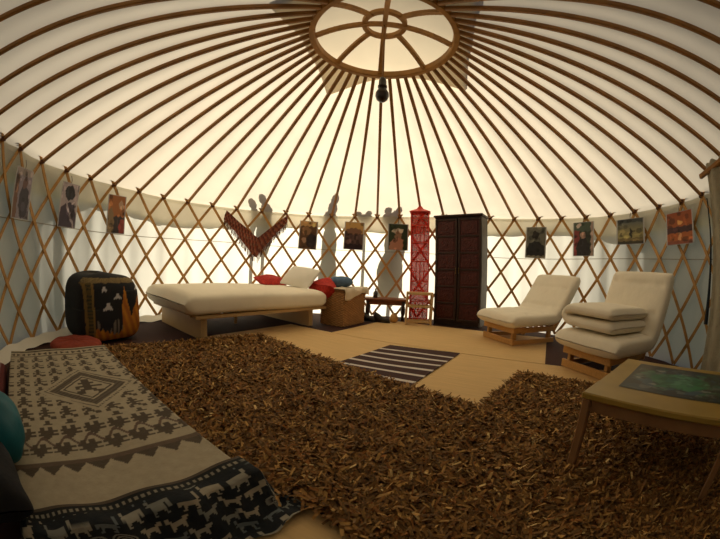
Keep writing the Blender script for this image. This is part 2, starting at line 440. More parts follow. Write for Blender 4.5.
def attr_mesh(name, vs, fs, cols, m, parent=None):
    me = bpy.data.meshes.new(name); me.from_pydata(vs, [], fs); me.materials.append(m)
    at = me.color_attributes.new('tint', 'FLOAT_COLOR', 'POINT')
    a = np.ones((len(vs), 4), np.float32); a[:, :3] = cols; at.data.foreach_set('color', a.ravel())
    o = bpy.data.objects.new(name, me); COL.objects.link(o)
    if parent: o.parent = parent
    return o
S_, N_ = np.array([.76, -.65]), np.array([.65, .76])
def shag(label, s0, s1, n0, n1, count, n0f=None):
    cx = S_ * (s0 + s1) / 2 + N_ * (n0 + n1) / 2
    root = thing('shag_rug', label, 'rug', (cx[0], cx[1], .006))
    hs, hn = (s1 - s0) / 2, (n1 - n0) / 2
    def loc(s, n): return np.outer(s, S_) + np.outer(n, N_)
    g = MB()
    poly = [tuple(loc(np.array([a]), np.array([b]))[0]) for a, b in ([(-hs, -hn), (hs, -hn), (hs, hn), (-hs, hn)] if n0f is None else
            [(q - (s0 + s1) / 2, n0f(q) - (n0 + n1) / 2) for q in (s0, .70, .76, s1)] + [(hs, hn), (-hs, hn)])]
    g.add(*clip_poly_mesh(poly, 0, .01)); g.build('backing', M['backing'], root)
    s = rng.uniform(-hs, hs, count); n = rng.uniform(-hn, hn, count)
    if n0f is not None:
        lo = np.array([n0f(q + (s0 + s1) / 2) for q in s]) - (n0 + n1) / 2
        n = lo + (n + hn) / (2 * hn) * (hn - lo)
    base = loc(s, n)
    ang = rng.uniform(0, 2 * PI, count); Ls = rng.uniform(.025, .075, count); w = rng.uniform(.003, .0085, count)
    lean = rng.uniform(.7, 1.5, count)
    d = np.stack([np.cos(ang), np.sin(ang)], 1); nrm = np.stack([-d[:, 1], d[:, 0]], 1)
    twist = rng.uniform(-.8, .8, count)
    vs = np.zeros((count, 3, 2, 3))
    for j, t in enumerate((0, .5, 1.0)):
        hor = Ls * (t * np.sin(lean) * (.6 + .4 * t)); up = .008 + Ls * np.cos(lean * (.6 + .5 * t)) * t * .75 + .004
        cpt = base + d * hor[:, None]
        ww = w * (1 - .35 * t)
        for k, sg in enumerate((-1, 1)):
            vs[:, j, k, :2] = cpt + nrm * (sg * ww)[:, None]
            vs[:, j, k, 2] = up + sg * ww * np.sin(twist * t * 1.5)
    vs[..., 2] = np.clip(vs[..., 2], .006, .07)
    b = np.arange(count)[:, None] * 6
    fs = np.concatenate([b + np.array([[0, 1, 3, 2]]), b + np.array([[2, 3, 5, 4]])], 0)
    pal = np.array([1.7, 1.85, 1.6]) * np.array([(.085, .038, .013), (.14, .062, .020), (.19, .090, .030), (.28, .145, .050), (.10, .050, .020), (.44, .28, .13), (.15, .055, .015)])
    pr = [.20, .23, .21, .10, .15, .02, .09]
    c = pal[rng.choice(len(pal), count, p=pr)] * rng.uniform(.75, 1.25, (count, 1))
    cols = np.repeat(c, 6, 0)
    o = attr_mesh('pile', vs.reshape(-1, 3).tolist(), fs.tolist(), cols, M['pile'], root)
    o['kind'] = 'stuff'
    return root
shag('large brown leather shag rug filling the floor between bed and patterned blanket', -1.36, 2.35, -1.64, -.09, 88000, n0f=lambda s: (-1.575 + .162 * (s + 1.05)) if s < .75 else -1.215)
shag('smaller brown shag rug between the nearer futon chair and the yellow table', .90, 2.40, -.085, .72, 34000)

# small striped rug
def striped():
    a = Vector((.19, .85, 0)); b = Vector((.82, .60, 0)); L = 1.05
    x = (b - a).normalized(); y = Vector((-.50, -.80, 0)).normalized(); W = (b - a).length
    g = MB()
    def fn(u, v): 
        p = a + x * (v * W) + y * (u * L)
        return (p.x, p.y, .010 + .003 * math.sin(u * 9) * math.sin(v * 4))
    def cf(u, v):
        k = (u * L - .17) % .155
        if u * L > .15 and k < .038: return (.62, .56, .50)
        return (.055, .026, .022)
    g.grid(200, 8, fn, cf)
    n0 = len(g.v)
    o = g.build('striped_rug', M['striped'])
    sm = o.modifiers.new('thick', 'SOLIDIFY'); sm.thickness = .005; sm.offset = -1
    tag(o, 'small dark brown rug with thin white stripes lying on the straw mat', 'rug')
    g = MB()
    for k in range(14):
        p = a + x * (W * (k + .5) / 14)
        for q, dr in ((p, -y), (p + y * L, y)):
            g.tube([q + Vector((0, 0, .008)), q + dr * .035 + Vector((0, 0, .008))], .0035, 5)
    f = g.build('fringe', M['cream']); f.parent = o; f['kind'] = 'stuff'
striped()

# ---------------------------------------------------------------- wardrobe
def wardrobe():
    bl = Vector((.870, 2.27, 0)); br = Vector((1.435, 1.90, 0))
    x = (br - bl).normalized(); W = (br - bl).length; H = 1.475; D = .30
    ang = math.atan2(x.y, x.x)
    w = thing('wardrobe', 'tall dark brown wooden wardrobe with two reddish carved doors', 'wardrobe', (bl + x * W / 2 ) + Vector((-x.y, x.x, 0)) * D / 2 + Vector((0, 0, .006)), ang)
    g = MB(); t = .025
    g.box((-W / 2 + t / 2, 0, H / 2), (t, D, H)); g.box((0, 0, .05 + t / 2), (W - 2 * t, D - .01, t)); g.box((0, 0, H - t), (W - 2 * t, D - .01, t)); g.box((0, D / 2 - .008, H / 2), (W - 2 * t, .014, H - .02))
    g.box((0, -D / 2 + .02, .03), (W - 2 * t, .02, .06))
    g.build('carcass', M['darkwood'], w)
    g = MB(); g.box((W / 2 - t / 2, 0, H / 2), (t, D, H)); g.build('side_panel', M['greyside'], w, label='greyish side panel')
    g = MB(); g.box((0, -.01, H + .012), (W + .04, D + .04, .03), .008); g.box((0, 0, H + .0), (W + .015, D + .015, .02)); g.build('cornice', M['darkwood'], w)
    for s in (-1, 1):
        dw = W / 2 - .012; cx = s * (W / 4)
        g = MB(); y = -D / 2 - .012; z0 = .06; z1 = H - .03; st = .03
        g.box((cx - dw / 2 + st / 2, y, (z0 + z1) / 2), (st, .022, z1 - z0), .003); g.box((cx + dw / 2 - st / 2, y, (z0 + z1) / 2), (st, .022, z1 - z0), .003)
        rows = 6
        for k in range(rows + 1):
            z = z0 + st / 2 + (z1 - z0 - st) * k / rows
            g.box((cx, y, z), (dw - 2 * st, .020, st * .8), .003)
        d = g.build('door', M['darkwood'], w)
        for k in range(rows):
            zc = z0 + st / 2 + (z1 - z0 - st) * (k + .5) / rows; hh = (z1 - z0 - st) / rows - st * .8
            p = MB(); p.box((cx, y + .004, zc), (dw - 2 * st, .008, hh)); 
            p.box((cx, y - .003, zc), (dw - 2 * st - .04, .008, hh - .04), .003)
            p.box((cx, y - .008, zc), (.05, .006, .05), .002, Matrix.Translation((cx, y - .008, zc)) @ Matrix.Rotation(PI / 4, 4, 'Y') @ Matrix.Translation((-cx, -y + .008, -zc)))
            p.build('carved_panel', M['redwood'], d)
        h = MB(); h.tube([(cx - s * (dw / 2 - .015), y - .012, .78), (cx - s * (dw / 2 - .015), y - .028, .78), (cx - s * (dw / 2 - .015), y - .028, .70), (cx - s * (dw / 2 - .015), y - .012, .70)], .004, 6)
        h.build('handle', M['brass'], d)
    return w
wd = wardrobe(); wd.rotation_euler = (0, math.radians(-2.0), wd.rotation_euler.z); wd.location.x -= .01; wd.location.z += .012

# ---------------------------------------------------------------- red tower lantern
def lantern():
    c = Vector((.665, 2.45, .001)); H = 1.56; s = .125
    L = thing('tower_lantern', 'tall red square tower of cane and gauze with a pointed top, behind the slatted rack', 'lantern', c, math.radians(-10))
    g = MB()
    for x in (-1, 1):
        for y in (-1, 1): g.bar((x * s, y * s, 0), (x * s, y * s, H), .014, .014, up=(1, 0, 0))
    tiers = [0.02, .30, .58, .86, 1.12, 1.36, H]
    for z in tiers:
        for y in (-1, 1):
            g.bar((-s, y * s, z), (s, y * s, z), .013, .016); g.bar((y * s, -s, z), (y * s, s, z), .013, .016)
    g.build('cane_frame', M['redframe'], L)
    for k in range(len(tiers) - 1):
        z0, z1 = tiers[k], tiers[k + 1]
        for (dx, dy) in ((0, -1), (0, 1), (-1, 0), (1, 0)):
            p = MB(); 
            if dx == 0: p.box((0, dy * (s - .004), (z0 + z1) / 2), (2 * s - .016, .002, z1 - z0 - .018))
            else: p.box((dx * (s - .004), 0, (z0 + z1) / 2), (.002, 2 * s - .016, z1 - z0 - .018))
            q = p.build('gauze_panel', M['redpaper'], L)
            r = MB(); zc = (z0 + z1) / 2; hh = (z1 - z0) / 2 - .01; ss = s - .01
            if dx == 0:
                f = lambda a, b: (a * ss, dy * (s + .001), zc + b * hh)
            else:
                f = lambda a, b: (dx * (s + .001), a * ss, zc + b * hh)
            up = (0, 1, 0) if dx == 0 else (1, 0, 0)
            if k % 2 == 1:
                r.bar(f(-1, -1), f(1, 1), .006, .007, up=up); r.bar(f(-1, 1), f(1, -1), .006, .007, up=up)
            for a in (-.5, 0, .5) if k % 2 == 0 else (): r.bar(f(a, -1), f(a, 1), .006, .006, up=up)
            r.bar(f(-1, 0), f(1, 0), .006, .007, up=up)
            r.build('cane_tracery', M['redframe'], q)
    g = MB(); e = s + .025
    g.add([(-e, -e, H), (e, -e, H), (e, e, H), (-e, e, H), (-.05, -.05, H + .05), (.05, -.05, H + .05), (.05, .05, H + .05), (-.05, .05, H + .05), (0, 0, H + .12)],
          [(0, 1, 5, 4), (1, 2, 6, 5), (2, 3, 7, 6), (3, 0, 4, 7), (4, 5, 8), (5, 6, 8), (6, 7, 8), (7, 4, 8), (3, 2, 1, 0)])
    g.build('pointed_roof', M['redframe'], L)
    L.rotation_euler = (0, math.radians(-1.7), math.radians(-10))
lantern()

# ---------------------------------------------------------------- slatted pine rack
def rack():
    a = Vector((.44, 2.10, .0065)); b = Vector((.80, 2.08, .0065)); x = (b - a).normalized(); W = (b - a).length
    r = thing('slatted_rack', 'small open pine rack with three rails standing before the red tower', 'rack', (a + b) / 2, math.atan2(x.y, x.x))
    H = .43; D = .16
    for px in (-1, 1):
        for py in (0, 1):
            g = MB(); g.box((px * (W / 2 - .012), py * D, H / 2), (.024, .024, H), .003); g.build('post', M['bedpine'], r)
    for z in (.045, .25, H - .012):
        for py in (0, 1):
            g = MB(); g.box((0, py * D, z), (W - .05, .018, .026), .003); g.build('rail', M['bedpine'], r)
        for px in (-1, 1):
            g = MB(); g.box((px * (W / 2 - .012), D / 2, z), (.018, D - .026, .022), .002); g.build('rail', M['bedpine'], r)
    for k in range(5):
        g = MB(); g.box((0, .012 + D * (k + .1) / 5.2, H - .006 if 0 else H + .004), (W, .022, .008), .002); g.build('slat', M['bedpine'], r)
rack()

# ---------------------------------------------------------------- low table with bottle and shoes
def low_table():
    t = thing('low_table', 'low reddish brown wooden table between wicker trunk and slatted rack', 'table', (.185, 2.50, .001), math.radians(-3))
    H = .30
    g = MB(); g.box((0, 0, H), (.62, .26, .035), .008); g.build('tabletop', M['tiewood'], t)
    g = MB(); g.box((0, -.10, H - .045), (.54, .018, .055)); g.box((0, .10, H - .045), (.54, .018, .055)); g.build('apron', M['tiewood'], t)
    for x in (-1, 1):
        for y in (-1, 1):
            g = MB(); g.lathe([(.018, 0), (.026, .02), (.016, .06), (.03, .12), (.03, .18), (.02, .22), (.03, .282)], (x * .25, y * .095, 0), 14)
            g.build('leg', M['darkwood'], t, smooth=True)
low_table()
g = MB(); g.lathe([(.030, 0), (.034, .01), (.034, .07), (.012, .10), (.012, .125), (.015, .13)], n=18); o = g.build('small_bottle', M['glassdark'], smooth=True); o.location = (.03, 2.47, .3205)
tag(o, 'small dark bottle standing on the left end of the low reddish table', 'bottle')
def shoe(x, y, rz, label, group=None):
    o = MB()
    def fn(u, v):
        a = 2 * PI * v; L = .25
        xx = (u - .5) * L; wd = .042 * math.sqrt(max(.001, 1 - (2 * u - 1) ** 4)) * (1 + .15 * math.sin(u * 5)); hh = (.035 + .05 * max(0, 1 - u * 1.7)) * math.sqrt(max(.01, 1 - (2 * u - 1) ** 6))
        return (xx, math.cos(a) * wd, max(0.0, .0 + hh + math.sin(a) * hh))
    o.grid(20, 16, fn); q = o.build('shoe', M['shoe'], smooth=True); q.location = (x, y, .0065); q.rotation_euler = (0, 0, rz)
    tag(q, label, 'shoe', group)
shoe(-.06, 2.27, -.5, 'dark leather shoe on the floor in front of the low table, left of the pair')
shoe(.13, 2.22, -.35, 'dark leather shoe on the floor in front of the low table, right of the pair')
g = MB(); g.lathe([(.035, 0), (.055, .02), (.06, .06), (.045, .10), (.03, .115), (.034, .13)], n=24); o = g.build('clay_jar', M['pine'], smooth=True); o.location = (.30, 2.27, .006)
tag(o, 'small tan jar on the floor below the low table beside the rack', 'jar')

# ---------------------------------------------------------------- wicker trunk with cloth and blue roll
def basket():
    a = Vector((-.345, 1.70, 0)); b = Vector((-.105, 2.15, 0)); x = (b - a).normalized(); W = (b - a).length; D = .34; H = .42
    y = Vector((-x.y, x.x, 0))
    t = thing('wicker_trunk', 'brown wicker trunk between the bed head and the low table', 'trunk', (a + b) / 2 + y * D / 2 + Vector((0, 0, .006)), math.atan2(x.y, x.x))
    g = MB(); hx, hy = W / 2, D / 2; per = 2 * (W + D)
    def rect(u):
        d = (u % 1.0) * per
        if d < W: return (-hx + d, -hy, 0, -1)
        d -= W
        if d < D: return (hx, -hy + d, 1, 0)
        d -= D
        if d < W: return (hx - d, hy, 0, 1)
        d -= W
        return (-hx, hy - d, -1, 0)
    nU, nV = 150, 56
    def fn(u, v):
        X, Y, nx, ny = rect(u); 
        i, j = round(u * nU), round(v * nV)
        o = .006 * math.sin(PI * j / 2 + PI / 4) * (1 if (i // 3) % 2 else -1)
        return (X + nx * o, Y + ny * o, v * H)
    def cf(u, v):
        i, j = round(u * nU), round(v * nV)
        c = .8 + .5 * (((i // 3) + (j // 2)) % 2)
        return (.38 * c, .20 * c, .075 * c)
    g.grid(nU, nV, fn, cf, wrapu=True); g.build('woven_side', M['wicker'], t)
    g = MB(); g.box((0, 0, H + .015), (W + .02, D + .02, .03), .008); g.c = [(.2, .09, .03)] * len(g.v); g.build('lid', M['wicker'], t)
    g = MB(); g.tube([(-hx - .008, -hy - .008, H - .02), (hx + .008, -hy - .008, H - .02)], .01, 8); g.c = [(.2, .09, .03)] * len(g.v); g.build('rim_band', M['wicker'], t)
    # cloth
    g = MB()
    def cl(u, v):
        X = (u - .5) * (W + .03); d = (v - .5) * (D + .30)
        lim = D / 2 + .02
        zz = H + .037 + .012 * math.sin(u * 9) * math.sin(v * 7) + .008 * math.sin(u * 21)
        Y = d
        if abs(d) > lim:
            ex = abs(d) - lim; Y = math.copysign(lim + .006 + .01 * math.sin(u * 14), d); zz = H + .032 - ex * (.65 + .3 * math.sin(u * 5 + 1))
        return (X, Y, zz)
    g.grid(30, 24, cl); c = g.build('folded_cloth', M['cream'], smooth=True)
    c.matrix_world = t.matrix_basis.copy()
    c.location = t.location; c.rotation_euler = t.rotation_euler
    sm = c.modifiers.new('thick', 'SOLIDIFY'); sm.thickness = .008; sm.offset = 1
    tag(c, 'cream cloth draped over the lid of the wicker trunk', 'cloth')
    g = MB(); sweep(g, [(-.14, 0, .0), (0, 0, .004), (.14, 0, 0)], .17, .125, 24, 24, e=.8, wob=.1, seed=4)
    r = g.build('rolled_blanket', M['bluegrey'], smooth=True)
    r.location = t.location + Vector((-.04, -.02, H + .118)); r.rotation_euler = (0, 0, math.radians(20)); tag(r, 'rolled blue-grey blanket on top of the wicker trunk', 'rolled blanket')
basket()

# ---------------------------------------------------------------- bed
BX = Vector((.555, .832, 0)).normalized(); BY = Vector((-BX.y, BX.x, 0)); BO = Vector((-1.53, .30, 0))
def bed():
    t = thing('platform_bed', 'low pale pine platform bed on panel legs by the trellis wall', 'bed', BO + Vector((0, 0, .006)), math.atan2(BX.y, BX.x))
    L, W, H = 1.75, 1.12, .235
    g = MB(); g.box((L / 2, .035, H - .013), (L, .07, .032), .004); g.build('front_board', M['bedpine'], t)
    g = MB(); g.box((L / 2, W - .02, H - .013), (L, .04, .032), .004); g.build('back_board', M['bedpine'], t)
    for k in range(9):
        g = MB(); g.box((.05 + k * (L - .1) / 8, W / 2 + .015, H - .010), (.14, W - .115, .02), .003); g.build('slat', M['bedpine'], t)
    for x in (.10, 1.53):
        g = MB(); g.box((x, W / 2 + .02, (H - .03) / 2), (.028, W - .10, H - .03), .003); g.build('leg_panel', M['bedpine'], t)
        g = MB(); g.box((x + .035, .085, (H - .03) / 2), (.04, .03, H - .03), .003); g.build('leg', M['bedpine'], t)
    g = MB(); g.box((L / 2 - .05, W * .55, .10), (.03, .03, .19)); g.build('middle_leg', M['bedpine'], t)
    mt = MB(); sweep(mt, [(-.11, 0, 0), (.8, 0, .0), (1.74, 0, -.012)], 1.18, .22, 60, 56, e=.33, wob=.05, seed=3)
    m = mt.build('bed_mattress', M['mattress'], smooth=True); m.location = BO + BY * .55 + Vector((0, 0, .006 + H + .106)); m.rotation_euler = (0, 0, math.atan2(BX.y, BX.x))
    tag(m, 'thick cream mattress lying on the pine platform bed', 'mattress')
bed()
ba = math.atan2(BX.y, BX.x)
def pillow(name, s, w, z, size, T, matn, label, rot=(0, 0, 0), e=.55, seed=1, rz=0):
    g = MB(); l = size[0] / 2
    sweep(g, [(-l, 0, 0), (0, 0, .0), (l, 0, 0)], size[1], T, 30, 30, e=e, wob=.08, seed=seed)
    # plump middle: bulge
    vs = []
    for v in g.v:
        k = max(.25, (1 - (abs(v[0]) / l) ** 2.5)) * max(.25, (1 - (abs(v[1]) / (size[1] / 2)) ** 2.5))
        vs.append((v[0], v[1], v[2] * (.35 + .8 * k)))
    g.v = vs
    o = g.build(name, M[matn], smooth=True); p = BO + BX * s + BY * w + Vector((0, 0, z))
    o.location = p; o.rotation_mode = 'XYZ'; o.rotation_euler = (rot[0], rot[1], ba + rz)
    return tag(o, label, 'pillow')
pillow('red_pillow', 1.55, .86, .492, (.42, .30), .13, 'red', 'red patterned pillow lying flat at the wall side of the bed', seed=2, rot=(.25, 0, 0))
pillow('white_pillow', 1.68, .42, .575, (.34, .50), .14, 'white', 'white pillow propped against the red bolster on the bed', seed=5, rot=(0.1, -.75, 0))
pillow('red_bolster', 1.83, .14, .44, (.24, .44), .27, 'red', 'round red bolster drooping over the right end of the bed mattress', seed=8, e=.8, rot=(0, .5, 0))

# ---------------------------------------------------------------- futon chairs
def futon_chair(front, rz, label, sw=.62, tall=.62, seat=.62, zseat=.19, ang=58, cw=.7, coff=0.0):
    t = thing('futon_chair', label, 'chair', front, rz)     # local +x points from the front edge to the back, y across
    H = zseat; w = sw / 2
    for y in (-1, 1):
        g = MB(); g.box((seat / 2, y * (w - .02), H - .03), (seat, .03, .055), .004); g.build('side_rail', M['pine'], t)
        g = MB(); g.box((seat / 2, y * (w - .02), .03), (seat, .03, .05), .004); g.build('side_rail', M['pine'], t)
        for x in (.03, seat - .05):
            g = MB(); g.box((x, y * (w - .055), (H) / 2 - .0), (.055, .035, H - .01), .004); g.build('leg', M['pine'], t)
    g = MB(); g.box((-.012, 0, H - .03), (.022, sw - .0, .06), .004); g.build('front_rail', M['pine'], t)
    g = MB(); g.box((-.012, 0, .035), (.022, sw - .0, .065), .004); g.build('front_rail', M['pine'], t)
    for k in range(7):
        g = MB(); g.box((.06 + k * (seat - .1) / 6.0, 0, H + .008), (.05, sw - .02, .014), .003); g.build('slat', M['pine'], t)
    a = math.radians(ang); dx, dz = math.cos(a), math.sin(a)
    for y in (-1, 1):
        g = MB(); p = Vector((seat - .02, y * (w - .02), H - .06)); q = p + Vector((dx, 0, dz)) * (tall + .05)
        g.bar(p, q, .028, .05, up=(0, 1, 0), bev=.004); g.build('back_post', M['pine'], t)
    for k in range(5):
        g = MB(); c = Vector((seat + .012, 0, H + .04)) + Vector((dx, 0, dz)) * (.06 + k * (tall - .1) / 4)
        Mx = Matrix.Translation(c) @ Matrix.Rotation(-a, 4, 'Y')
        g.box((0, 0, 0), (.05, sw - .06, .014), .003, Mx); g.build('back_slat', M['pine'], t)
    T = .15; g = MB(); k0 = Vector((seat - .10, 0, H + .02 + T * .55))
    k0.z -= .012; path = [(-.13, 0, H + .012 + T * .38), (.0, 0, H + .003 + T * .55), tuple(k0), tuple(k0 + Vector((.06, 0, .05))), tuple(k0 + Vector((.06 + dx * (tall - .02), 0, .05 + dz * (tall - .02))))]
    sweep(g, path, cw, T, 64, 36, off=coff, e=.38, wob=.05, seed=int(seat * 100 + tall * 10), dimple=.28)
    g.build('futon_cushion', M['futon'], t, smooth=True)
    return t
d1 = Vector((.95, .31)); 
f1 = futon_chair(Vector((1.42, 1.19, .0065)), .30, 'low pine futon chair with thick cream cushion beside the wardrobe', sw=.54, cw=.68, coff=-.04, tall=.54, seat=.62, ang=54)
f2 = futon_chair(Vector((1.715, -.06, .006)), .24, 'low pine futon chair nearest the yellow table, with a folded pad on its seat', sw=.52, cw=.68, coff=-.05, tall=.585, seat=.50, ang=64, zseat=.18)
# folded pad on the second chair's seat
g = MB(); 
path = [(.05, 0, 0), (.30, 0, 0), (.45, 0, .01), (.50, 0, .045), (.45, 0, .085), (.28, 0, .095), (.0, 0, .092)]
g2 = MB()
sweep(g2, [(-.26, 0, 0), (.22, 0, 0), (.272, 0, .05), (.22, 0, .102), (-.25, 0, .098)], .56, .095, 60, 30, e=.42, wob=.07, seed=9)
pad = g2.build('folded_pad', M['futon'], smooth=True)
pad.location = f2.location + Vector((.19, .03, .18 + .02 + .15 + .05)); pad.rotation_euler = (0, 0, .24 + PI / 2)
tag(pad, 'cream futon pad folded double on the seat of the nearer futon chair', 'futon pad')

# ---------------------------------------------------------------- yellow table
def yellow_table():
    a = Vector((.79, -1.29, 0)); ux = Vector((.56, -.83, 0)).normalized(); L = .70; Wd = .72; H = .345
    uy = Vector((-ux.y, ux.x, 0))
    c = a + ux * L / 2 + uy * Wd / 2
    t = thing('yellow_table', 'low yellow-topped wooden table with a dark green inlaid picture, at the right', 'table', (c.x, c.y, .012), math.atan2(ux.y, ux.x))
    H -= .012
    g = MB(); g.box((0, 0, H - .013), (L, Wd, .026), .005); g.build('tabletop', M['tabletop'], t)
    g = MB()
    for s in (-1, 1):
        g.box((0, s * (Wd / 2 - .03), H - .05), (L - .05, .02, .048)); g.box((s * (L / 2 - .03), 0, H - .05), (.02, Wd - .08, .048))
    g.build('apron', M['tableapron'], t)
    for sx in (-1, 1):
        for sy in (-1, 1):
            g = MB(); g.bar((sx * (L / 2 - .022), sy * (Wd / 2 - .022), .0), (sx * (L / 2 - .022), sy * (Wd / 2 - .022), H - .027), .034, .034, up=(1, 0, 0), bev=.004); g.build('leg', M['tableapron'], t)
    nx, ny = 70, 60; x0, x1, y0, y1 = -L / 2 + .10, L / 2 - .06, -Wd / 2 + .17, Wd / 2 - .075
    pts = [(random.random(), random.random(), random.choice([(.02, .10, .06), (.20, .22, .19), (.03, .15, .07), (.012, .02, .018), (.015, .06, .09), (.10, .12, .10), (.01, .015, .012), (.01, .015, .012)])) for _ in range(260)]
    def cf(u, v):
        if u < .03 or u > .97 or v < .04 or v > .96: return (.008, .014, .012)
        e = ((u - .5) / .46) ** 2 + ((v - .5) / .40) ** 2
        b = min(pts, key=lambda p: (p[0] - u) ** 2 + (p[1] - v) ** 2)
        c = b[2]
        if e < .45: c = (c[0] * .3 + .012, c[1] * .7 + .085, c[2] * .5 + .03)
        elif e > .95: c = tuple(k * .45 for k in c)
        return c
    g = MB(); g.grid(nx, ny, lambda u, v: (x0 + u * (x1 - x0), y0 + v * (y1 - y0), H + .0012), cf)
    g.build('inlaid_picture', M['inlay'], t, label='dark green and grey inlaid picture panel')
yellow_table()

# ---------------------------------------------------------------- daybed mattress + blankets
DO = Vector((-1.83, -.52, 0)); DU = Vector((.845, -.535, 0)); DV = Vector((-.535, -.845, 0)); DH = .12
drz = math.atan2(DU.y, DU.x)
def blob(u, v, cu, cv, su, sv, pat):
    """tiny bitmap motif"""
    h = len(pat); w = len(pat[0])
    x = int(((v - cv) / sv + .5) * w); y = int(((u - cu) / su + .5) * h)
    return 0 <= x < w and 0 <= y < h and pat[y][x] == '#'
FIG = ["..##..", ".####.", "..##..", "######", "..##.#", ".####.", "##..##", "#...##"]
FLW = [".##.##.", "#######", ".#####.", "#######", "..###..", "...#..."]
WAV = ["##....", "###...", ".####.", "...###", "....##"]
CREAM = (.40, .34, .235); BRN = (.085, .064, .043)
def blanket_col(U, V):
    # U along the bed from far end, V across from right edge
    if U < .05: return CREAM
    if .05 < U < .075: return BRN
    if .085 < U < .17:
        k = (V / .085) % 1
        return BRN if abs(k - .5) * 2 < 1 - abs((U - .128) / .04) and not abs(k - .5) < .12 else CREAM
    if .17 < U < .185: return BRN
    if U < 1.17:
        # central medallion
        cu, cv = .80, .30
        m = abs(U - cu) / .27 + abs(V - cv) / .25
        if m < 1.0:
            st = m
            if st > .93: return BRN if int((U + V) * 70) % 2 else CREAM
            if st > .86: return CREAM
            if st > .62: return (.125, .100, .070) if int((U - V) * 90) % 3 else BRN
            if st > .56: return CREAM
            if st > .50: return BRN
            if blob(U, V, cu, cv, .17, .13, FIG): return BRN
            return CREAM
        if m < 1.12: return CREAM
        sv = .108; su = .135
        r = math.floor((U - .19) / su); cc = math.floor((V + .03) / sv)
        if blob(U, V, .19 + (r + .5) * su, -.03 + (cc + .5) * sv, .108, .072, FIG): return BRN
        return CREAM
    if U < 1.43:
        pass
        for (off, cu) in ((0, 1.245), (.0525, 1.375)):
            k = math.floor((V + off) / .105)
            if blob(U, V, cu, (k + .5) * .105 - off, .085, .086, FLW): return BRN
        w = 1.31 + .032 * math.sin(V * 2 * PI / .105)
        if abs(U - w) < .012: return (.13, .085, .06)
        return CREAM
    if U < 1.475: return (.13, .09, .06) if U > 1.45 else CREAM
    if U < 1.53:
        k = (V / .092) % 1
        return BRN if (U - 1.475) / .055 < 1 - abs(k - .5) * 2 else CREAM
    if U < 1.70: return CREAM
    return BRN
def daybed():
    W = .78; L = 1.86
    g = MB(); sweep(g, [(0.02, 0, 0), (L / 2, 0, 0), (L - .10, 0, 0)], W - .02, DH - .012, 30, 30, e=.3, wob=.02)
    o = g.build('floor_mattress', M['cream'], smooth=True); c = DO + DV * (W / 2)
    o.location = (c.x, c.y, .008 + DH / 2 - .006 - .004); o.rotation_euler = (0, 0, drz); tag(o, 'thin floor mattress lying under the patterned cream blanket', 'mattress')
    # cream blanket: drapes over both long sides
    g = MB(); nu, nv = 330, 170
    def surf(U, V, lift=.004):
        # V in [-.10, W+.10]; drop over sides
        z = DH + lift + .0025 * math.sin(U * 11 + V * 5) + .002 * math.sin(V * 17 + U * 3); VV = V
        if V < 0.02:
            ex = .02 - V; z = DH + lift - ex * .93; VV = .02 - ex * .32 - lift
        if V > W - .02:
            ex = V - W + .02; z = DH + lift - ex * .93; VV = W - .02 + ex * .3 + lift
        if U < .03:
            z -= (.03 - U) * .9
        p = DO + DU * U + DV * VV
        return Vector((p.x, p.y, max(.018, z)))
    def fn(u, v): return surf(-.06 + u * 1.78, -.08 + v * (W + .16))
    g.grid(nu, nv, fn, lambda u, v: blanket_col(-.06 + u * 1.78, -.08 + v * (W + .16)))
    o = g.build('patterned_blanket', M['cloth'], smooth=True)
    tag(o, 'cream blanket with brown figures, diamond medallion and zigzag border', 'blanket')
    # dark animal blanket at the foot
    g = MB(); nu, nv = 190, 330; U0 = 1.70
    ANI = ["..........##", "..........##", "###########.", "############", "#.########..", "..##....##..", "..#......#..", ".##.....##.."]
    ANI2 = ["#.........", "##.....###", ".########.", ".#######..", ".##...##..", ".#.....#.."]
    cells = {}
    rr = random.Random(3)
    def cf(u, v):
        s = u * .33; V = -.11 + v * (W + .24)
        if s < .012: return (.09, .065, .045)
        if s < .05: return (.26, .23, .17) if int(V * 95) % 2 and s > .024 and s < .038 else (.012, .014, .014)
        row = math.floor(s / .060); off = (row % 2) * .05; k = math.floor((V + off) / .085)
        key = (row, k)
        if key not in cells: cells[key] = (rr.choice([ANI, ANI2, ANI, ANI2, ANI, None]), rr.uniform(-.012, .012), rr.uniform(-.008, .008), rr.choice([(.30, .28, .22), (.20, .20, .17), (.34, .30, .22), (.13, .15, .15)]), rr.random() < .4)
        pat, dx, dy, c, flip = cells[key]
        if pat is None:
            x = (V + off) / .085 - k - .5; y = s / .060 - row - .5
            m = math.hypot(x, y)
            return (.24, .23, .19) if int(m * 14) % 2 == 1 and m < .5 else (.012, .014, .016)
        cv = (k + .5) * .085 - off + dx; cu = (row + .5) * .060 + dy
        vv = 2 * cv - V if flip else V
        if blob(s, vv, cu, cv, .046, .064, pat): return c
        return (.012, .015, .018)
    def fn2(u, v):
        s = u * .33; V = -.11 + v * (W + .24)
        lift = .017
        flat = .085
        VV = V; side = 0
        if V < 0.02: VV = .02; side = .02 - V
        if V > W - .02: VV = W - .02; side = V - W + .02
        if s < flat: U = U0 + s; z = DH + lift
        else:
            e = s - flat; U = U0 + flat + e * .42 + .02; z = DH + lift - e * .62
            if z < .02: U += (.02 - z) * .8
        z -= side * .9
        out = side * .45 * (1 + .5 * min(1, s / .3)) + (lift if side > 0 else 0)
        if V < .02: VV -= out
        elif V > W - .02: VV += out
        wob = .007 * math.sin(V * 31) + .005 * math.sin(V * 57 + s * 12)
        U += wob * min(1, s / .12); z += .006 * math.sin(V * 23 + s * 18) 
        zz = max(.022 + .006 * math.sin(V * 29 + s * 25), z)
        p = DO + DU * U + DV * VV
        return (p.x, p.y, zz)
    g.grid(nu, nv, fn2, cf)
    o = g.build('animal_blanket', M['cloth'], smooth=True)
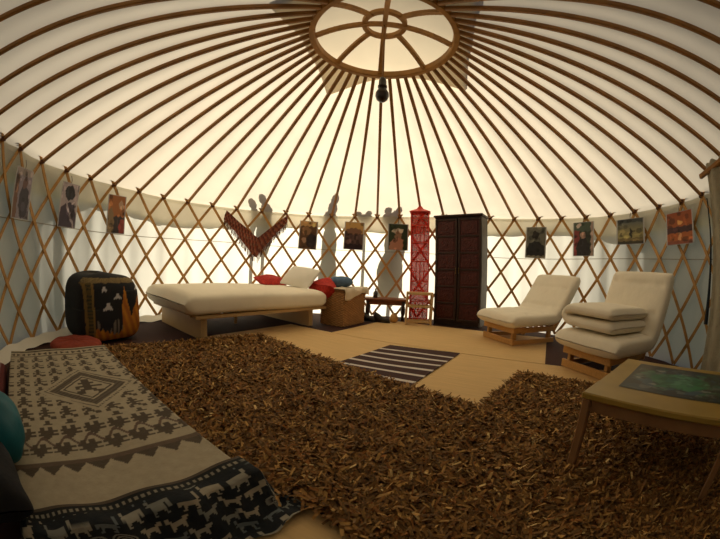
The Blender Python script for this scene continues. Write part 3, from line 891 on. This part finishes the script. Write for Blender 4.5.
    tag(o, 'black and white animal print cloth hanging over the foot of the floor mattress', 'blanket')
daybed()
# striped dark-red runner left of the blanket
g = MB()
def rf(u, v):
    p = DO + DU * (-.05 + u * 1.0) + DV * (.90 + v * .35); return (p.x, p.y, .14 + .003 * math.sin(u * 14) - 0 * v)
def rc(u, v):
    if v < .14: return (.10, .065, .03)
    return (.38, .36, .34) if int(u * 60) % 2 and (.2 < v < .5) else (.11, .022, .02)
g2 = MB()
def rl(u, v):
    p = rf(u, v); return p
g = MB(); sweep(g, [(0, 0, 0), (.4, 0, 0), (.8, 0, 0)], .34, .11, 60, 40, e=.35, wob=.03, colfn=lambda u, v: rc(u, abs(math.cos(2 * PI * v)) if 1 else v))
o = g.build('striped_cushion', M['cloth'], smooth=True); c = DO + DU * (.22) + DV * .98; o.location = (c.x, c.y, .062); o.rotation_euler = (0, 0, drz)
tag(o, 'dark red and white striped long cushion along the left side of the blanket', 'cushion')

# teal cushion near the camera, black bag under it
g = MB(); g.lathe([(.005, -.12), (.09, -.11), (.15, -.07), (.175, 0), (.15, .07), (.09, .11), (.005, .12)], n=48)
g = MB()
def ball(u, v):
    a = 2 * PI * u; b = PI * (v - .5); r = 1 + .02 * math.sin(5 * a) * math.cos(b) + .015 * math.sin(9 * a + 3 * b)
    return (.15 * math.cos(a) * math.cos(b) * r, .15 * math.sin(a) * math.cos(b) * r, .125 * math.sin(b) * r)
g.grid(48, 24, ball, wrapu=True); o = g.build('round_cushion', M['teal'], smooth=True); TEAL = o
o.location = (-1.09, -1.95, .235); tag(o, 'shiny round teal cushion at the left edge beside the black bag', 'cushion')
g = MB(); sweep(g, [(-.20, 0, 0), (0, 0, .02), (.18, 0, 0)], .30, .155, 34, 28, e=.6, wob=.12, seed=12)
o = g.build('black_bag', M['black'], smooth=True); o.location = (-.93, -2.13, .19); o.rotation_euler = (0, 0, drz + .2); BAG = o
tag(o, 'slumped black cloth bag on the blanket nearest the camera, by the teal cushion', 'bag')

# ---------------------------------------------------------------- printed black bag (pouf)
def printed_bag():
    x = Vector((.30, .95, 0)).normalized(); n = Vector((x.y, -x.x, 0))   # front normal n
    W, D, H = .60, .54, .595
    c = Vector((-2.235, -.37, 0)) + x * W / 2 - n * D / 2
    t = thing('printed_bag', 'big black padded bag printed with orange sunburst and white elephants by the wall', 'bag', (c.x, c.y, .001), math.atan2(x.y, x.x))
    g = MB(); nu, nv = 260, 130
    def sec(a, e=.45):
        ca, sa = math.cos(a), math.sin(a)
        return math.copysign(abs(ca) ** e, ca), math.copysign(abs(sa) ** e, sa)
    def even(f, a0, a1):
        A = np.linspace(a0, a1, 4001); Q = np.array([f(q) for q in A]); D_ = np.concatenate([[0], np.cumsum(np.hypot(*np.diff(Q, axis=0).T))]); D_ /= D_[-1]
        return lambda t: float(np.interp(t, D_, A))
    ea = even(sec, 0, 2 * PI)
    eb = even(lambda b: (abs(math.cos(b)) ** .36, math.copysign(abs(math.sin(b)) ** .5, math.sin(b))), -PI / 2, PI / 2)
    def fn(u, v):
        X, Y = sec(ea(u)); b = eb(v)
        k = abs(math.cos(b)) ** .36; z = math.copysign(abs(math.sin(b)) ** .5, math.sin(b))
        bulge = 1 + .06 * math.cos(b)
        return (X * W / 2 * k * bulge * (1 - .05 * z), Y * D / 2 * k * bulge + .02 * z, H / 2 + z * H / 2 - .035 * (X < 0) * X * X * (z > 0) - .02 * X * (z > .5))
    EL = ["...####...", "..######..", ".########.", "##########", "#.#....#.#"]
    def cf(u, v):
        p = fn(u, v); X, Y, Z = p
        if Y > -D / 2 * .42 or Z < .02: 
            return (.010, .011, .013) if not (Z > H - .05 and abs(X) < .19 and int(X * 40) % 2) else (.03, .024, .012)
        fx = X / (W / 2); fz = Z / H       # fx -1 left .. 1 right
        if fz > .93: return (.012, .012, .012)
        if fz > .86: return (.24, .17, .06) if (int(X * 120) + int(Z * 120)) % 3 else (.09, .06, .03)
        if fx < -.93: return (.012, .012, .014)
        if fx < -.66:
            if fx < -.86 or -.72 < fx: return (.20, .12, .03)
            return (.10, .07, .02) if int(Z * 70) % 2 else (.035, .035, .015)
        # sunburst from the right, sweeping down
        edge = .50 - .62 * (fx + .66) / 1.4
        arc = .13 + .75 * max(0, (fx - .05)) ** 1.6 if fx > .05 else .13 + .16 * (.05 - fx)
        if fx > .25 and fx < .80:
            arc = max(arc, .20 + 1.45 * max(0, (.42 - abs(fx - .36) * 1.6)) )
        if fz < arc + .02 * math.sin(fx * 40):
            if fz < .05: return (.03, .015, .02)
            q = (math.sin(fx * 26 + fz * 20) + 1) / 2
            return (.52 - .18 * q, .20 - .10 * q, .012)
        for (cx, cz, s) in ((-.33, .77, .17), (.12, .66, .18), (-.22, .52, .24), (.84, .78, .11)):
            if blob(-fz, fx, -cz, cx, .075 * s / .2, s * 1.25, EL): return (.48, .46, .45)
        if fz < .42 and fx < .30 and int((fx + .66) * 15) % 2 and fz < .26 + .1 * math.sin(fx * 9 + 1): return (.16, .13, .10)
        return (.008, .008, .010)
    g.grid(nu, nv, fn, cf, wrapu=True); g.build('padded_body', M['bag'], t, smooth=True)
printed_bag()
g = MB()
def disc(u, v):
    a = 2 * PI * u; b = PI * (v - .5); k = abs(math.cos(b)) ** .35
    return (.225 * k * math.cos(a), .225 * k * math.sin(a), .05 + math.copysign(abs(math.sin(b)) ** .7, math.sin(b)) * .05 + .003 * math.sin(8 * a))
g.grid(48, 20, disc, wrapu=True); o = g.build('floor_cushion', M['redc'], smooth=True); o.location = (-2.20, -.52, .002)
tag(o, 'round rust-red floor cushion between the black bag and the far end of the blanket', 'cushion')

# ---------------------------------------------------------------- photographs on the trellis
def mixc(a, b, t): return tuple(x * (1 - t) + y * t for x, y in zip(a, b))
def inel(x, y, cx, cy, rx, ry): return ((x - cx) / rx) ** 2 + ((y - cy) / ry) ** 2 < 1
def pc1(x, y):
    c = (.25, .22, .26)
    if inel(x, y, .62, .35, .28, .33): c = (.05, .045, .06)
    if inel(x, y, .6, .72, .15, .12): c = (.15, .09, .08)
    if x < .25: c = (.17, .09, .06)
    if y > .85: c = (.32, .27, .26)
    return c
def pc2(x, y):
    c = (.40, .34, .36)
    if inel(x, y, .5, .78, .28, .17): c = (.02, .02, .025)
    if inel(x, y, .5, .15, .5, .42): c = (.06, .045, .07)
    if abs((x - .3) - (.6 - y)) < .06 and y < .6: c = (.35, .30, .33)
    return c
def pc3(x, y):
    c = (.34, .13, .045)
    if y < .45: c = (.035, .028, .03)
    if inel(x, y, .75, .75, .14, .12): c = (.45, .30, .2)
    if inel(x, y, .2, .25, .18, .4): c = (.25, .17, .09)
    if inel(x, y, .85, .15, .2, .25): c = (.22, .04, .03)
    return c
def pc4(x, y):
    c = (.10, .05, .025)
    if y > .82: c = (.50, .30, .12)
    if inel(x, y, .4, .65, .25, .15): c = (.24, .13, .06)
    if inel(x, y, .7, .3, .3, .25): c = (.03, .02, .02)
    if inel(x, y, .3, .32, .12, .1): c = (.36, .22, .14)
    return c
def pc5(x, y):
    c = (.50, .30, .10)
    if y < .62 + .05 * math.sin(x * 20): c = (.09, .05, .045)
    if inel(x, y, .5, .66, .4, .12): c = (.20, .10, .06)
    if y < .2: c = (.03, .015, .02)
    return c
def pc6(x, y):
    c = (.03, .045, .02)
    if inel(x, y, .5, .72, .30, .10): c = (.45, .40, .30)
    if inel(x, y, .5, .55, .17, .17): c = (.28, .17, .10)
    if inel(x, y, .48, .12, .4, .34): c = (.40, .20, .13)
    if x > .75: c = (.02, .04, .02)
    return c
def pc7(x, y):
    c = (.13, .13, .10)
    if inel(x, y, .48, .74, .17, .13): c = (.015, .014, .012)
    if inel(x, y, .5, .2, .46, .34): c = (.014, .014, .015)
    if y < .08: c = (.20, .18, .13)
    return c
def pc8(x, y):
    c = (.04, .045, .03)
    if y > .72: c = (.07, .10, .07)
    if x < .3 and y < .75: c = (.22, .04, .04)
    if inel(x, y, .27, .9, .12, .07): c = (.6, .5, .45)
    if inel(x, y, .48, .6, .13, .11): c = (.42, .26, .2)
    if inel(x, y, .48, .2, .33, .32): c = (.02, .018, .02)
    if x > .85: c = (.38, .28, .24)
    return c
def pc9(x, y):
    c = mixc((.30, .26, .10), (.10, .12, .12), max(0, min(1, (y - .4) * 2)))
    if y > .85: c = (.05, .06, .06)
    if y < .25: c = (.17, .13, .05)
    if y < .12: c = (.04, .035, .02)
    if inel(x, y, .52, .42, .05, .2): c = (.015, .015, .012)
    if inel(x, y, .2, .5, .1, .12): c = (.42, .36, .16)
    return c
def pc10(x, y):
    c = mixc((.45, .13, .03), (.30, .07, .02), y)
    if abs(y - .45) < .09: c = (.07, .025, .025)
    if inel(x, y, .5, .66, .10, .07): c = (.8, .40, .12)
    if abs(x - .5) < .06 and y < .36: c = (.70, .34, .14)
    if y < .12: c = (.25, .07, .03)
    return c
PICS = [(-108.0, 1.182, .27, .40, pc1, 'portrait photo print in mauve and brown, first on the left wall'),
        (-93.7, 1.179, .26, .42, pc2, 'photo print of a dark-haired figure on pale mauve, above the left trellis'),
        (-79.7, 1.174, .26, .42, pc3, 'orange-brown photo print with black lower part, above the printed black bag'),
        (-21.2, 1.167, .287, .432, pc4, 'dark brown photo print hanging just right of the fringed shawl'),
        (-6.9, 1.195, .304, .432, pc5, 'photo print of people under an orange sky, above the blue-grey roll'),
        (6.8, 1.213, .318, .411, pc6, 'dark green photo print of a person in a pale hat beside the red tower'),
        (49.8, 1.183, .306, .424, pc7, 'photo print of a black silhouetted person on grey, above the farther futon chair'),
        (63.9, 1.217, .302, .421, pc8, 'dark photo print of a pale-faced person with red edge, between the two futon chairs'),
        (77.6, 1.273, .410, .280, pc9, 'wide landscape photo print with a small dark figure in a yellow field'),
        (92.4, 1.257, .420, .310, pc10, 'orange sunset photo print with a dark horizon band, rightmost on the trellis')]
def detail(cf, seed):
    r3 = random.Random(seed)
    bl = [(r3.random(), r3.random(), r3.uniform(.03, .13), r3.uniform(.03, .10), r3.choice([.45, .6, .75, 1.3, 1.6])) for _ in range(26)]
    def f(x, y):
        xx = x + .02 * math.sin(y * 31 + seed); yy = y + .015 * math.sin(x * 27 + seed * 2)
        c = cf(xx, yy)
        for bx, by, rx, ry, k in bl:
            if ((x - bx) / rx) ** 2 + ((y - by) / ry) ** 2 < 1: c = tuple(min(.7, q * k) for q in c)
        return c
    return f
for n_, (deg, z, w, h, cf, lab) in enumerate(PICS):
    cf = detail(cf, n_)
    a = math.radians(deg); w *= .97; h *= .97
    g = MB(); rr = 2.765 - (w * w / 8 / 2.77) * .2
    nx, ny = 36, 48
    g.grid(nx, ny, lambda u, v: (-w / 2 + u * w, -.0035, -h / 2 + v * h), lambda u, v: (tuple(.45 for _ in 'abc') if (u < .03 or u > .97 or v < .02 or v > .98) else cf(u, v)))
    g.add([(-w / 2, -.0035, -h / 2), (w / 2, -.0035, -h / 2), (w / 2, -.0035, h / 2), (-w / 2, -.0035, h / 2), (-w / 2, .0, -h / 2), (w / 2, .0, -h / 2), (w / 2, .0, h / 2), (-w / 2, .0, h / 2)],
          [(4, 5, 6, 7), (0, 1, 5, 4), (1, 2, 6, 5), (2, 3, 7, 6), (3, 0, 4, 7)], [(.5, .48, .44)] * 8)
    o = g.build('photo_print', M['print'])
    o.location = pol(a, 2.765, z); o.rotation_euler = (math.radians(random.uniform(-1.5, 1)), math.radians(random.uniform(-1.2, 1.2)), -a)
    tag(o, lab, 'photo print', 'photo prints hung round the trellis')
    c = MB(); c.tube([(0, .004, h / 2 - .01), (0, .0, h / 2 + .03), (0, .02, h / 2 + .07)], .003, 6); c.build('hanging_string', M['lash'], o)

# ---------------------------------------------------------------- fringed shawl
def shawl():
    t = thing('fringed_shawl', 'reddish brown fringed shawl hung in a V on the trellis above the bed', 'shawl', pol(math.radians(-37), 2.76, 1.4))
    r = 2.765
    aL, aR, aM = math.radians(-47.3), math.radians(-28.0), math.radians(-37.0)
    base = Vector(t.location)
    def edge(u, top):
        if u < .5:
            k = u * 2; a = aL + (aM - aL) * k; z = (1.42 + (1.08 - 1.42) * k) if top else (1.30 + (.80 - 1.30) * k ** 1.1)
        else:
            k = (u - .5) * 2; a = aM + (aR - aM) * k; z = (1.08 + (1.45 - 1.08) * k) if top else (.80 + (1.33 - .80) * k ** .9)
        if not top: a += (-.012 if u < .5 else .0)
        return a, z
    def fn(u, v):
        a1, z1 = edge(u, True); a2, z2 = edge(u, False)
        return pol(a1 + (a2 - a1) * v, r - .012 * math.sin(v * 9 + u * 25) * .6, z1 + (z2 - z1) * v) - base
    def cf(u, v):
        k = int(u * 46) % 5; j = int(v * 9)
        c = [(.20, .045, .025), (.13, .030, .018), (.28, .085, .045), (.09, .028, .022), (.22, .10, .06)][(k + j * 2) % 5]
        return c
    g = MB(); g.grid(120, 20, fn, cf); s = g.build('woven_cloth', M['shawl'], t, smooth=True)
    g = MB(); cs = []
    rr = random.Random(5)
    for k in range(90):
        u = (k + .5) / 90; p = fn(u, 1.0); L = rr.uniform(.05, .09)
        n0 = len(g.v)
        q = p + Vector((rr.uniform(-.01, .01), rr.uniform(-.01, .01), -L))
        g.tube([p, (p + q) / 2 + Vector((rr.uniform(-.006, .006), 0, 0)), q], .0045, 4)
        c = rr.choice([(.16, .05, .035), (.10, .03, .02), (.24, .14, .11), (.13, .04, .03)])
        for i in range(n0, len(g.v)): g.c[i] = c
    g.build('fringe', M['shawl'], t, kind='stuff')
shawl()

# ---------------------------------------------------------------- hanging lamp
lamp = thing('hanging_lamp', 'dark pendant bulb holder hanging on a cord from the crown ring', 'pendant lamp', (0, 0, 2.09))
g = MB(); g.tube([(0, 0, .10), (0, 0, Z0 + .14 - 2.09)], .008, 8); g.build('cord', M['pole'], lamp)
g = MB(); g.lathe([(.008, .125), (.022, .115), (.030, .09), (.030, .05), (.036, .045), (.036, .03), (.02, .025)], n=24); g.build('bulb_socket', M['bulb'], lamp, smooth=True)
g = MB(); g.lathe([(.020, .035), (.035, .01), (.050, -.02), (.052, -.045), (.042, -.075), (.022, -.092), (.002, -.096)], n=24); g.build('bulb', M['bulb'], lamp, smooth=True)

# ---------------------------------------------------------------- door curtain at right
CA, CB = Vector((2.40, -.79, 0)), Vector((2.22, -1.42, 0))
cur = thing('door_curtain', 'coarse greyish felt door curtain hanging at the right edge', 'curtain', CA)
cx = (CB - CA); Lc = cx.length; cx.normalize(); cn = Vector((-cx.y, cx.x, 0))
g = MB()
g.grid(40, 30, lambda u, v: cx * (u * Lc) + cn * (.02 * math.sin(u * 22 + v) + .012 * math.sin(u * 9)) + Vector((0, 0, .10 + v * (1.535 + .01 * math.sin(u * 40)))))
cu = g.build('felt', M['curtain'], cur, smooth=True); cu.modifiers.new('thick', 'SOLIDIFY').thickness = .008
g = MB(); g.bar(cx * -.10 + Vector((0, 0, 1.56)), cx * (Lc + .05) + Vector((0, 0, 1.66)), .035, .035, bev=.005); g.build('curtain_rail', M['pole'], cur)
g = MB(); g.tube([cx * -.015 + cn * -.02 + Vector((0, 0, 1.38)), cx * -.02 + Vector((0, 0, 1.1)), cx * -.03 + Vector((0, 0, .75)), cx * -.035 + Vector((0, 0, .48))], [.006, .008, .012, .02], 8); g.build('dark_strap', M['strap'], cur)

# ---------------------------------------------------------------- garden plants outside (their shadows fall on the canvas)
SUN_AZ = math.radians(-8); SUN_EL = math.radians(31)
sd = Vector((math.sin(SUN_AZ) * math.cos(SUN_EL), math.cos(SUN_AZ) * math.cos(SUN_EL), math.sin(SUN_EL)))
def plant(name, a, d, ellipses, label, post=False):
    """ellipses: list of (lateral, height on canvas, half width, half height) of the shadow's outline; the plant stands d beyond the wall"""
    root_r = R + d
    dist = d / (math.cos(SUN_EL) * max(.3, math.cos(a - SUN_AZ)))
    base = pol(a, R, 0) + Vector((sd.x, sd.y, 0)) * dist; base.z = -.05
    lift = sd.z * dist
    t = thing(name, label, 'plant', base)
    g = MB(); r2 = random.Random(int(a * 100)); top = max(e[1] for e in ellipses) + lift
    g.tube([(0, 0, 0), (0, 0, top)], [.03, .015], 8); g.build('stem', M['bark'], t)
    lat_ = pol(a + PI / 2, 1, 0)
    g = MB()
    for (x, z, rx, rz) in ellipses:
        c = lat_ * x + Vector((0, 0, z + lift))
        n = 12
        vs = []; fs = []
        for i in range(n + 1):
            for j in range(n):
                b = PI * (i / n - .5); an = 2 * PI * j / n; k = 1 + r2.uniform(-.10, .10)
                vs.append(c + lat_ * (rx * math.cos(b) * math.cos(an) * k) + pol(a, 1, 0) * (rx * .8 * math.cos(b) * math.sin(an)) + Vector((0, 0, rz * math.sin(b) * k)))
        for i in range(n):
            for j in range(n): fs.append((i * n + j, i * n + (j + 1) % n, (i + 1) * n + (j + 1) % n, (i + 1) * n + j))
        g.add(vs, fs)
    g.build('foliage', M['leaf'], t, smooth=False)
plant('garden_shrub', math.radians(-38.5), .30, [(0, 1.66, .055, .13), (0, 1.38, .06, .2)], 'slim garden shrub outside behind the fringed shawl')
plant('garden_shrub', math.radians(-35.0), .30, [(0, 1.80, .055, .12), (0.02, 1.52, .085, .2), (0, 1.15, .12, .3)], 'taller garden shrub outside behind the fringed shawl')
plant('garden_shrub', math.radians(-14.3), .35, [(0.05, 1.95, .05, .12), (0.02, 1.72, .07, .16), (-.01, 1.45, .10, .22), (0, 1.05, .12, .35), (0, .6, .14, .4)], 'narrow ragged cypress shrub outside the back wall')
plant('garden_shrub', math.radians(5.0), .35, [(-.10, 1.72, .06, .08), (.06, 1.72, .05, .1), (0, 1.5, .16, .16), (.05, 1.1, .16, .3), (0, .6, .2, .4)], 'bushy garden shrub outside behind the green photo print')
plant('garden_shrub', math.radians(-3.5), .35, [(-.12, 1.60, .06, .06), (.04, 1.62, .05, .07), (0, 1.5, .12, .08)], 'low leafy garden shrub outside the back wall')

# ---------------------------------------------------------------- light
w = bpy.data.worlds.new('sky'); scene.world = w; w.use_nodes = True
nt = w.node_tree; nt.nodes.clear()
bg = nt.nodes.new('ShaderNodeBackground'); ow = nt.nodes.new('ShaderNodeOutputWorld')
sk = nt.nodes.new('ShaderNodeTexSky'); sk.sky_type = 'NISHITA'; sk.sun_disc = False; sk.sun_elevation = SUN_EL; sk.sun_rotation = SUN_AZ
sk.dust_density = 2.5
nt.links.new(sk.outputs[0], bg.inputs[0]); bg.inputs[1].default_value = .036
nt.links.new(bg.outputs[0], ow.inputs[0])
sl = bpy.data.lights.new('sun', 'SUN'); sl.energy = 9.0; sl.angle = math.radians(.7); sl.color = (1, .91, .74)
so = bpy.data.objects.new('sun', sl); COL.objects.link(so)
so.rotation_euler = sd.to_track_quat('Z', 'Y').to_euler(); so.location = (0, 5, 6)

# ---------------------------------------------------------------- camera
cd = bpy.data.cameras.new('camera'); co = bpy.data.objects.new('camera', cd); COL.objects.link(co)
r_, u_, f_ = (0.9977526025683832, 0.043254869456752436, 0.05117382471828331), (-0.051651070924073055, 0.009987984000386176, 0.9986152447504518), (-0.042683848706678885, 0.9990141422642062, -0.012199697360918917)
Mc = Matrix([r_, u_, [-k for k in f_]]).transposed().to_4x4(); Mc.translation = Vector((0, -2.3305, .7611)); co.matrix_world = Mc
cd.type = 'PANO'; cd.sensor_width = 36; cd.sensor_fit = 'HORIZONTAL'; cd.clip_start = .02
C = cd.cycles if hasattr(cd, 'cycles') and hasattr(cd.cycles, 'panorama_type') else cd
C.panorama_type = 'FISHEYE_LENS_POLYNOMIAL'; C.fisheye_fov = PI; C.fisheye_polynomial_k0 = 0
for i, k in enumerate([0.05691842007351142, 0.000981698687130758, -0.00011624495631298568, 3.8685959900160985e-06]):
    setattr(C, 'fisheye_polynomial_k%d' % (i + 1), -k)
scene.camera = co
vs = scene.view_settings; vs.view_transform = 'Standard'; vs.look = 'None'; vs.gamma = 1; vs.use_curve_mapping = False; vs.exposure = 0.22
scene.cycles.use_denoising = True
scene.cycles.max_bounces = 10; scene.cycles.diffuse_bounces = 8; scene.cycles.transmission_bounces = 8
scene.cycles.sample_clamp_indirect = 8
